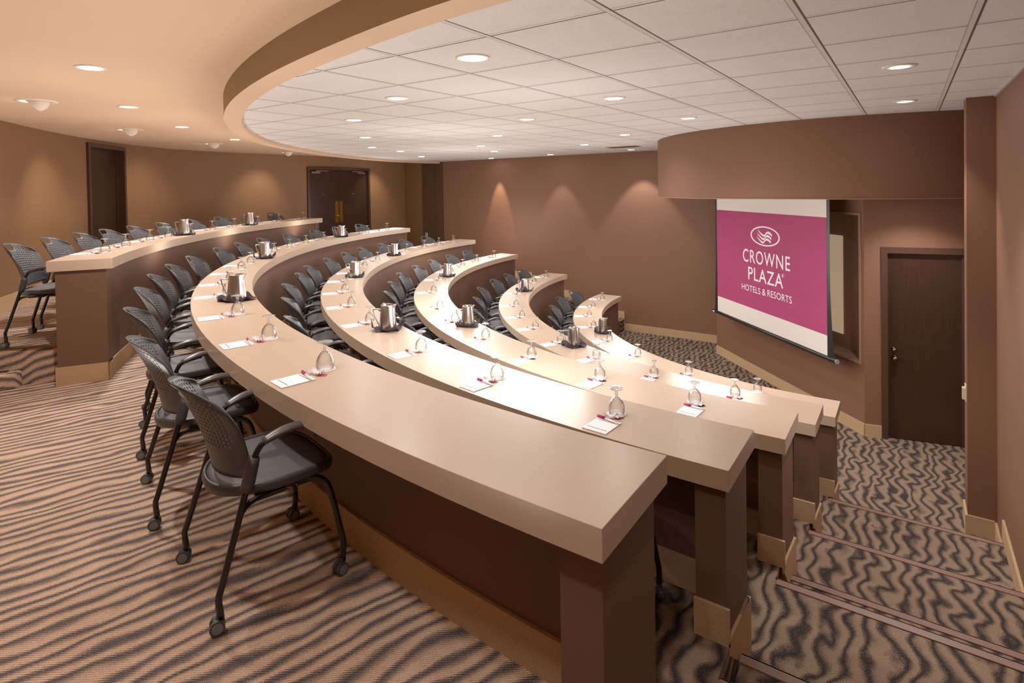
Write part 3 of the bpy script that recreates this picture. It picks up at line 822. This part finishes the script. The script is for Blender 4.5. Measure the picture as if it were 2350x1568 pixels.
ORD = ['first', 'second', 'third', 'fourth', 'fifth', 'sixth', 'seventh', 'eighth', 'ninth', 'tenth', 'eleventh', 'twelfth', 'thirteenth', 'fourteenth', 'fifteenth']
def place_words(k, i, n):
    end = 'left end' if k == 'A' else 'stair end'
    if i == 0: return 'nearest the %s of the %s' % (end, SHORT[k])
    if i == n-1: return 'at the far end of the %s' % SHORT[k]
    return '%s from the %s of the %s' % (ORD[i], end, SHORT[k])
rng = random.Random(11)
used = False
for k in ROWS:
    n = len(CH[k])
    for i, th in enumerate(CH[k]):
        r = RO[k]+.06+rng.uniform(-.015, .03)
        if k == 'A': r = RO[k]+.13
        x, y = pol(r, th); rz = math.radians(th)+PI/2+rng.uniform(-.06, .06)
        lab = 'black caster armchair, '+place_words(k, i, n)
        grp = 'chairs along the '+SHORT[k]
        if not used:
            proto_chair.location = (x, y, FL[k]); proto_chair.rotation_euler = (0, 0, rz); proto_chair['label'] = lab; proto_chair['group'] = grp; used = True
        else: dup(proto_chair, (x, y, FL[k]), rz, lab, grp)

# ------------------------------------------------------------------ table settings
def build_glass():
    t = thing('water_goblet', '', 'glass'); t.scale = (1.1, 1.1, .95)
    bm = bm_new()
    k = [(.0335, 0), (.0362, .014), (.0370, .028), (.0352, .045), (.0300, .061), (.0220, .075), (.0130, .087), (.0070, .094), (.0055, .100)]
    lathe(bm, k, 24)
    kin = [(r-.0012, z) for r, z in k[:6]]+[(.006, .088), (0, .090)]
    lathe(bm, kin, 24)
    obj('bowl', bm, M['glass'], t, True)
    bm = bm_new(); lathe(bm, [(0, .094), (.0055, .097), (.0055, .103), (.0085, .107), (.0060, .112), (.0070, .121), (.0130, .127), (.030, .1315), (.0325, .133), (.0322, .1350), (.02, .1362), (0, .1368)], 24)
    obj('stem_and_foot', bm, M['glass_foot'], t, True)
    return t
def coaster_mat():
    m, nt, b = new_mat('white_paper_coaster'); p = obj_pos(nt)
    sx = N(nt, 'ShaderNodeVectorMath', operation='LENGTH'); mp = N(nt, 'ShaderNodeMapping'); mp.inputs['Scale'].default_value = (1, 1, 0); L(nt, p, mp.inputs[0]); L(nt, mp.outputs[0], sx.inputs[0])
    f = math_n(nt, 'MULTIPLY', math_n(nt, 'GREATER_THAN', sx.outputs['Value'], .0345), math_n(nt, 'LESS_THAN', sx.outputs['Value'], .0358))
    ss = N(nt, 'ShaderNodeSeparateXYZ'); L(nt, p, ss.inputs[0])
    ln = math_n(nt, 'MULTIPLY', math_n(nt, 'LESS_THAN', math_n(nt, 'ABSOLUTE', ss.outputs[1]), .0012), math_n(nt, 'LESS_THAN', math_n(nt, 'ABSOLUTE', ss.outputs[0]), .024))
    n = noise(nt, p, 60); c = mixc(nt, n.outputs[0], s2l((232, 226, 222)), s2l((240, 236, 232)))
    L(nt, mixc(nt, math_n(nt, 'MULTIPLY', math_n(nt, 'MAXIMUM', f, ln), .55), c, s2l((150, 120, 130))), b.inputs['Base Color']); b.inputs['Roughness'].default_value = .8
    return m
M['coaster'] = coaster_mat()
bm = bm_new(); cyl(bm, (0, 0, .001), .047, .002, 'Z', 40); proto_coaster = tag(obj('coaster', bm, M['coaster']), '', 'coaster')
proto_glass = build_glass()
def build_pad():
    t = thing('notepad', '', 'notepad')
    bm = bm_new(); box(bm, (0, 0, .002), (.125, .150, .004)); obj('paper_stack', bm, M['paper'], t)
    rm = simple('printed_purple_rule', (130, 60, 92), .6)
    for yy in (-.045, .050):
        bm = bm_new(); box(bm, (0, yy, .0044), (.103, .0026, .0012)); obj('printed_rule', bm, rm, t)
    return t
proto_pad = build_pad()
def build_pen():
    t = thing('ballpoint_pen', '', 'pen')
    bm = bm_new(); tube(bm, [(-.02, 0, .0045), (.050, 0, .0045), (.062, 0, .0045), (.066, 0, .0045)], [.0056, .0056, .004, .0014], 10); obj('barrel', bm, M['penwhite'], t, True)
    bm = bm_new(); tube(bm, [(-.068, 0, .0048), (-.066, 0, .0048), (-.02, 0, .0048)], [.0045, .0068, .0068], 10); box(bm, (-.042, 0, .0125), (.046, .004, .0022)); obj('cap', bm, M['magenta'], t, True)
    return t
proto_pen = build_pen()
def build_mint():
    t = thing('wrapped_mint', '', 'mint'); t.scale = (1.1, 1.1, 1.1)
    bm = bm_new(); r = random.Random(5)
    lathe(bm, [(0, 0), (.010, .001), (.013, .006), (.010, .011), (0, .012)], 12)
    for sg in (-1, 1):
        c = bm.verts.new((sg*.010, 0, .006)); ring = []
        for i in range(9):
            a = -1.0+2.0*i/8; rr_ = .024+r.uniform(-.003, .004)
            ring.append(bm.verts.new((sg*(.010+math.cos(a)*rr_), math.sin(a)*rr_, .006+(.012 if i % 2 else .000)+(.006 if sg < 0 else 0))))
        for i in range(8): bm.faces.new((c, ring[i], ring[i+1]))
    w = simple('frosted_wrapper', (238, 232, 238), .3, spec=.8)
    obj('wrapper', bm, w, t)
    bm = bm_new(); quad(bm, [(.012, -.022, .0012), (.052, -.006, .0012), (.046, .012, .0014), (.012, .014, .0014)]); bmesh.ops.solidify(bm, geom=bm.faces[:], thickness=.0006)
    obj('tag', bm, M['pink'], t)
    return t
proto_mint = build_mint()
def build_pitcher():
    t = thing('steel_pitcher', '', 'pitcher')
    bm = bm_new()
    lathe(bm, [(0, .001), (.060, .001), (.068, .004), (.069, .012), (.066, .06), (.060, .12), (.054, .17), (.051, .192), (.050, .196), (.048, .194), (.052, .16), (.058, .11), (.064, .05), (.064, .012), (0, .010)], 36)
    # pull a spout out of the rim
    for v in bm.verts:
        x, y, z = v.co
        if z > .15 and x > 0:
            f = max(0, (z-.15)/.046)**1.4*max(0, 1-abs(y)/.022)
            v.co.x += .026*f; v.co.z += .005*f
    obj('body', bm, M['steel'], t, True)
    bm = bm_new(); p = smooth_path([(-.054, 0, .158), (-.080, 0, .164), (-.112, 0, .160), (-.112, 0, .148), (-.098, 0, .10), (-.080, 0, .055), (-.064, 0, .030)], 3)
    tube(bm, p, .0052, 10, sx=1.5); obj('handle', bm, M['steel'], t, True)
    return t
proto_pitcher = build_pitcher()
def napkin_bm(seed):
    bm = bm_new(); n = 26; r = random.Random(seed); sz = .118
    ph = [r.uniform(0, 6.28) for _ in range(8)]; V_ = []
    for j in range(n+1):
        row = []
        for i in range(n+1):
            x, y = -sz+2*sz*i/n, -sz+2*sz*j/n
            d = math.hypot(x, y); a = math.atan2(y, x)
            q_ = max(0, d-.072)
            h = q_*(.35+.35*math.sin(4*a+ph[0])+.25*math.sin(7*a+ph[1]))+(.004*math.sin(34*x+ph[2])*math.sin(31*y+ph[3]) if d > .07 else 0)
            h = max(0, h)*.8
            corner = max(0, abs(x)+abs(y)-1.35*sz)
            cc = (1 if x*y > 0 else .35)
            h += corner*.7*cc
            k_ = 1-corner*2.8*cc
            row.append(bm.verts.new((x*k_+.006*math.sin(5*a+ph[4]), y*k_+.006*math.sin(6*a+ph[5]), .0015+h)))
        V_.append(row)
    for j in range(n):
        for i in range(n): bm.faces.new((V_[j][i], V_[j][i+1], V_[j+1][i+1], V_[j+1][i]))
    return bm
protos_nap = []
for s_ in range(3):
    o = obj('cloth_napkin', napkin_bm(s_+1), M['napkin'], None, True); md = o.modifiers.new('s', 'SOLIDIFY'); md.thickness = .0015; md.offset = 1
    tag(o, '', 'napkin'); protos_nap.append(o)

GL = dict(A=[234.9, 231.4, 227.3, 224.3, 220.5, 216.6, 212.7, 208.5, 204.6, 200.0],
          B=[259.3, 254.1, 248.5, 242.4, 237.3, 231.5, 228.1, 220.3, 216.2, 211.8, 207.4, 202.0, 196.7, 191.9],
          C=[265.9, 259.4, 252.9, 244.6, 238.3, 231.8, 224.8, 220.0, 215.5, 210.0, 199.6, 194.2, 189.8, 185.6],
          D=[265.7, 259.0, 252.3, 245.4, 238.2, 231.7, 222.0, 212.5, 205.5, 199.4, 193.3, 186.6],
          E=[264.3, 255.8, 247.5, 240.1, 232.1, 225.0, 216.8, 206.3, 193.9, 186.9],
          F=[261.7, 250.5, 238.7, 228.1, 217.1, 207.0, 197.3, 187.5])
PT = dict(A=[222.3, 210.5], B=[244.6, 224.6, 203.6], C=[247.3, 223.4, 204.9], D=[240.6, 209.5], E=[242.3, 203.3], F=[222.2])
PADS = dict(B=[259.6, 254.2, 248.7, 242.9, 238.4, 233.6, 229.3, 222.3, 218.0, 213.2, 208.3, 203.2, 197.9, 193.2],
            C=[266.0, 259.5, 253.1, 245.1, 238.8, 232.6, 226.2, 220.8, 216.3, 210.8, 200.6, 195.1, 190.9, 186.8])
first = dict(g=True, c=True, p=True, n=True, m=True, j=True)
napn = [0, 0, 0]
def place(key, proto, loc, rz, label, group):
    if first[key]:
        first[key] = False; proto.location = loc; proto.rotation_euler = (0, 0, rz); proto['label'] = label; proto['group'] = group; return proto
    return dup(proto, loc, rz, label, group)
rng = random.Random(5)
for k in ROWS:
    n = len(GL[k]); z = DT[k]+.0005
    pads = PADS.get(k) or [g+.35 for g in GL[k]]
    for i, (g, pd) in enumerate(zip(GL[k], pads)):
        rg = RO[k]-.262+rng.uniform(-.006, .006)
        x, y = pol(rg, g); w_ = place_words(k, i, n)
        place('c', proto_coaster, (x, y, z), math.radians(g)+PI/2, 'white coaster under goblet, '+w_, 'coasters on the '+SHORT[k])
        place('g', proto_glass, (x, y, z+.002), rng.uniform(0, 6), 'upturned stemmed water goblet, '+w_, 'upturned goblets on the '+SHORT[k])
        rp = RO[k]-.095; x, y = pol(rp, pd); rz = math.radians(pd)+PI/2
        place('p', proto_pad, (x, y, z), rz, 'small white notepad, '+w_, 'notepads on the '+SHORT[k])
        rz2 = rz-.12+rng.uniform(-.08, .08); rp = RO[k]-.095-.062; x, y = pol(rp, pd)
        place('n', proto_pen, (x, y, z+.004), rz2, 'magenta capped white pen, '+w_, 'pens on the '+SHORT[k])
        x, y = pol(RO[k]-.205, pd-.05)
        place('m', proto_mint, (x, y, z), rz+.4+rng.uniform(-.3, .3), 'twist wrapped mint, '+w_, 'wrapped mints on the '+SHORT[k])
    m_ = len(PT[k])
    for i, th in enumerate(PT[k]):
        r = RO[k]-.31; x, y = pol(r, th)
        if m_ == 1: w_ = 'on the '+SHORT[k]
        elif m_ == 2: w_ = ('nearer of two on the ' if i == 0 else 'farther of two on the ')+SHORT[k]
        else: w_ = ('nearest of three on the ', 'middle of three on the ', 'farthest of three on the ')[i]+SHORT[k]
        v = (i+ord(k)) % 3; np_ = protos_nap[v]; lab = 'crumpled dark grey napkin under steel pitcher, '+w_
        a = rng.uniform(0, 1.5)
        if napn[v] == 0: np_.location = (x, y, z); np_.rotation_euler = (0, 0, a); np_['label'] = lab; np_['group'] = 'napkins under the pitchers'; napn[v] = 1
        else: dup(np_, (x, y, z), a, lab, 'napkins under the pitchers')
        hd = math.atan2(.57, .82)+rng.uniform(-.15, .25)
        place('j', proto_pitcher, (x, y, z+.0035), hd, 'brushed steel water pitcher, '+w_, 'steel water pitchers')

# ------------------------------------------------------------------ ceiling lights and small fittings
def spot(loc, target, power, size, blend, radius, col=(1, .94, .88)):
    ld = bpy.data.lights.new('lamp_or_fill_spot', 'SPOT'); ld.energy = power; ld.spot_size = math.radians(size); ld.spot_blend = blend
    ld.shadow_soft_size = radius; ld.color = col
    o = bpy.data.objects.new('lamp_or_fill_spot', ld); COL.objects.link(o); o.location = loc
    o.rotation_euler = (Vector(target)-Vector(loc)).to_track_quat('-Z', 'Y').to_euler(); return o
def build_can(lens='lamp', tilt=False):
    t = thing('recessed_downlight', '', 'ceiling light')
    bm = bm_new(); lathe(bm, [(.066, -.003), (.070, -.007), (.088, -.005), (.092, 0), (.066, .0)], 32); obj('trim_ring', bm, M['whitetrim'], t, True)
    bm = bm_new(); cyl(bm, (0, 0, -.0035), .068, .002, 'Z', 28); obj('lens', bm, M[lens], t)
    return t
can = build_can()
WL = [(-1.914, 2.392), (-3.214, 3.079), (-4.531, 3.751), (-5.925, 5.087), (-7.245, 6.363), (-7.654, 7.393), (-8.598, 8.915), (-1.928, 4.199), (-3.208, 4.882),
      (-4.522, 6.152), (-5.85, 7.476), (-6.511, 8.738), (-1.906, 5.987), (-3.2, 7.307), (-4.479, 8.554)]
TL = [(-4.383, 1.484), (-6.088, 2.359), (-7.458, 3.477), (-8.703, 4.852)]
DOWN = 52
for i, (x, y) in enumerate(WL):
    lab = 'round recessed downlight in the white tile ceiling, %s counted outward from the camera' % ORD[i]
    if i == 0: can.location = (x, y, ZC); can['label'] = lab; can['group'] = 'downlights in the tile ceiling'
    else: dup(can, (x, y, ZC), 0, lab, 'downlights in the tile ceiling')
    spot((x, y, ZC-.03), (x, y, 0), DOWN*(.62 if i in (7, 12) else .84), 150, 1, .05)
for i, (x, y) in enumerate(TL):
    dup(can, (x, y, ZT), 0, 'round recessed downlight in the tan outer ceiling, %s from the camera' % ORD[i], 'downlights in the tan ceiling')
    spot((x, y, ZT-.03), (x, y, 0), DOWN*2.1, 150, 1, .035)
# out-of-frame continuation of the same two rings of fittings, above and behind the camera
for i, (x, y) in enumerate([(-2.4, .75), (-.3, .45)]):
    dup(can, (x, y, ZT), 0, 'round recessed downlight in the tan ceiling above the camera, %s' % ('left' if i == 0 else 'right'), 'downlights in the tan ceiling')
    spot((x, y, ZT-.03), (x, y, 0), DOWN*.8, 110, .75, .05)
# eyeball wall washers
def build_eye():
    t = thing('eyeball_wall_washer', '', 'ceiling light'); t.scale = (1.2, 1.2, 1.2)
    bm = bm_new(); lathe(bm, [(.085, -.002), (.088, -.006), (.125, -.004), (.128, 0)], 32); obj('flange', bm, M['whitetrim'], t, True)
    bm = bm_new(); pts = []
    lathe(bm, [(.078*math.cos(a), -.078*math.sin(a)*.95) for a in frange(0, PI/2, 10)], 28)
    # slice off the side facing the wall (+Y local) where the lamp looks out
    geom = bm.verts[:]+bm.edges[:]+bm.faces[:]
    bmesh.ops.bisect_plane(bm, geom=geom, plane_co=(0, .018, -.03), plane_no=(0, .75, -.66), clear_outer=True)
    obj('eyeball', bm, M['whitetrim'], t, True)
    bm = bm_new(); cyl(bm, (0, 0, 0), .05, .004, 'Z', 20)
    bm.transform(Matrix.Translation((0, .006, -.016)) @ Matrix.Rotation(math.atan2(.75, .66), 4, 'X')); obj('lens', bm, M['lamp'], t)
    return t
eye = build_eye()
EYES = [(-6.30, 1.72), (-8.25, 3.2), (-9.70, 5.03), (-10.85, 7.2), (-11.0, 10.2)]
for i, (x, y) in enumerate(EYES):
    rd_ = math.atan2(y-CY, x-CX); lab = 'white eyeball spotlight on the tan ceiling aimed at the curved wall, %s from the left' % ORD[i]
    if i == 0: eye.location = (x, y, ZT); eye.rotation_euler = (0, 0, rd_-PI/2); eye['label'] = lab; eye['group'] = 'eyeball spotlights'
    else: dup(eye, (x, y, ZT), rd_-PI/2, lab, 'eyeball spotlights')
    d_ = math.degrees(rd_) % 360; wx, wy = pol(wr(d_), d_)
    spot((x+.06*math.cos(rd_), y+.06*math.sin(rd_), ZT-.075), (wx, wy, ZO-.35), 42, 76, 1, .04, (1, .84, .64))
# fittings by the far wall that throw the scallops
FW = [(-8.10, 10.75), (-6.35, 10.55), (-4.45, 10.45)]
for i, (x, y) in enumerate(FW):
    dup(can, (x, y, ZC), 0, 'recessed light close to the far brown wall, %s from the left' % ORD[i], 'wall washing downlights')
spot((-8.12, 10.86, ZC-.03), (-8.12, 11.12, ZO-1.6), 170, 36, .6, .02, (1, .78, .58))
spot((-6.38, 10.70, ZC-.03), (-6.38, 10.95, 0), 55, 60, .5, .03)
spot((-4.47, 10.62, ZC-.03), (-4.47, 10.88, 0), 95, 74, .35, .03)
# two bright adjustable spots aimed at the screen wall
for i, (x, y) in enumerate([(-.045, 4.212), (-.026, 6.079)]):
    t = thing('adjustable_spotlight', 'small glaring spotlight in the tile ceiling above the stairs, %s the screen' % ('farther from' if i == 0 else 'nearer to'), 'ceiling light', (x, y, ZC), 0, 'glaring spotlights')
    bm = bm_new(); lathe(bm, [(.05, -.003), (.053, -.008), (.09, -.005), (.094, 0)], 28); obj('trim_ring', bm, M['whitetrim'], t, True)
    bm = bm_new(); lathe(bm, [(0, -.010), (.03, -.009), (.045, -.004), (.05, 0)], 20); obj('lens', bm, M['lamp2'], t, True)
    spot((x, y, ZC-.05), (-.05, y+.5, 0), 80, 84, .6, .03)
# light under the soffit by the door
dup(can, (.12, 7.45, ZS), 0, 'recessed light under the brown soffit above the exit door', 'downlights under the soffit')
spot((.12, 7.45, ZS-.03), (.10, 7.75, 0), 62, 120, .9, .04)
# air vent and sprinkler heads
t = thing('air_vent', 'grey slotted air vent in the tile ceiling near the far wall', 'air vent', (-4.23, 9.58, ZC))
bm = bm_new(); box(bm, (0, 0, -.003), (.58, .28, .006)); obj('vent_frame', bm, M['vent'], t)
bm = bm_new()
for i in range(7): box(bm, (0, -.105+i*.035, -.008), (.52, .012, .006))
obj('louvres', bm, M['frame'], t)
# outlet on the dark recess
t = thing('power_outlet', 'ivory power outlet on the dark recessed panel beyond the second desk', 'outlet', (-10.57, 11.104, ZO-1.24))
bm = bm_new(); box(bm, (0, -.002, 0), (.08, .006, .125)); obj('cover_plate', bm, M['ivory'], t)
bm = bm_new(); box(bm, (0, -.006, .028), (.03, .003, .03)); box(bm, (0, -.006, -.028), (.03, .003, .03)); obj('sockets', bm, M['frame'], t)
# thermostat / switch on the side of the column
t = thing('light_switch', 'white wall switch on the narrow side of the brown column by the door', 'switch', (.401, 6.30, ZO-1.86))
bm = bm_new(); box(bm, (-.004, 0, 0), (.008, .10, .14)); box(bm, (-.018, -.02, 0), (.022, .05, .10)); obj('switch_plate', bm, M['ivory'], t)
bm = bm_new(); box(bm, (-.012, .02, .0), (.012, .02, .04)); obj('toggle', bm, M['black'], t)

# ------------------------------------------------------------------ added fill lights, no fittings behind them
def point(loc, power, radius, col=(1, .96, .92)):
    ld = bpy.data.lights.new('fill_light', 'POINT'); ld.energy = power; ld.shadow_soft_size = radius; ld.color = col; ld.specular_factor = 0
    o = bpy.data.objects.new('fill_light', ld); COL.objects.link(o); o.location = loc; return o
for (x, y, z, p_) in ((-2.3, 3.4, ZO-.75, 46), (-4.6, 5.2, ZO-.75, 52), (-6.6, 7.9, ZO-.75, 50), (-1.8, 6.4, ZO-1.2, 44), (-3.9, 8.4, ZO-1.2, 50), (0.0, 4.0, ZO-1.2, 9),
                      (-9.9, 9.0, ZO-.5, 22), (-7.6, 10.2, ZO-.9, 20), (-6.6, .9, ZO-1.0, 5)):
    point((x, y, z), p_, .5)
for (r_, d_, p_) in ((8.95, 268, 36), (8.95, 255, 40), (9.0, 242, 44), (9.0, 229, 44), (9.1, 216, 44), (9.2, 203, 40), (9.5, 190, 30), (10.2, 262, 22), (10.1, 245, 24), (10.4, 230, 22), (10.6, 216, 18), (10.7, 202, 16)):  # added upward spots standing in for light bounced off the floor
    x, y = pol(r_, d_); z = ZO-.80
    o = spot((x, y, z), (x, y, z+2), p_, 150, 1, .3, (1, .91, .81)); o.data.specular_factor = 0
w = bpy.data.worlds.new('world'); bpy.context.scene.world = w; w.use_nodes = True
w.node_tree.nodes['Background'].inputs[0].default_value = (.9, .8, .7, 1); w.node_tree.nodes['Background'].inputs[1].default_value = .1

# ------------------------------------------------------------------ camera
yaw, pitch, roll, f_px, cy_px = -.61036, -.016627, -.016724, 1303.27, 451.87
fwd = Vector((math.sin(yaw), math.cos(yaw), 0)); right = Vector((math.cos(yaw), -math.sin(yaw), 0)); up = Vector((0, 0, 1))
f2 = fwd*math.cos(pitch)+up*math.sin(pitch); u2 = -fwd*math.sin(pitch)+up*math.cos(pitch)
r3 = right*math.cos(roll)+u2*math.sin(roll); u3 = -right*math.sin(roll)+u2*math.cos(roll)
cd = bpy.data.cameras.new('camera'); cam = bpy.data.objects.new('camera', cd); COL.objects.link(cam)
m = Matrix((r3, u3, -f2)).transposed().to_4x4(); m.translation = (0, 0, ZO); cam.matrix_world = m
cd.sensor_width = 36; cd.sensor_fit = 'HORIZONTAL'; cd.lens = f_px/2350*36; cd.shift_x = 0; cd.shift_y = -(784-cy_px)/2350; cd.clip_start = .05
bpy.context.scene.camera = cam
sc = bpy.context.scene
sc.view_settings.view_transform = 'Standard'; sc.view_settings.look = 'None'; sc.view_settings.exposure = .25; sc.view_settings.gamma = 1.12
try:
    sc.cycles.max_bounces = 8; sc.cycles.diffuse_bounces = 5; sc.cycles.transparent_max_bounces = 16; sc.cycles.sample_clamp_indirect = 6; sc.cycles.caustics_reflective = False; sc.cycles.caustics_refractive = False
except Exception: pass
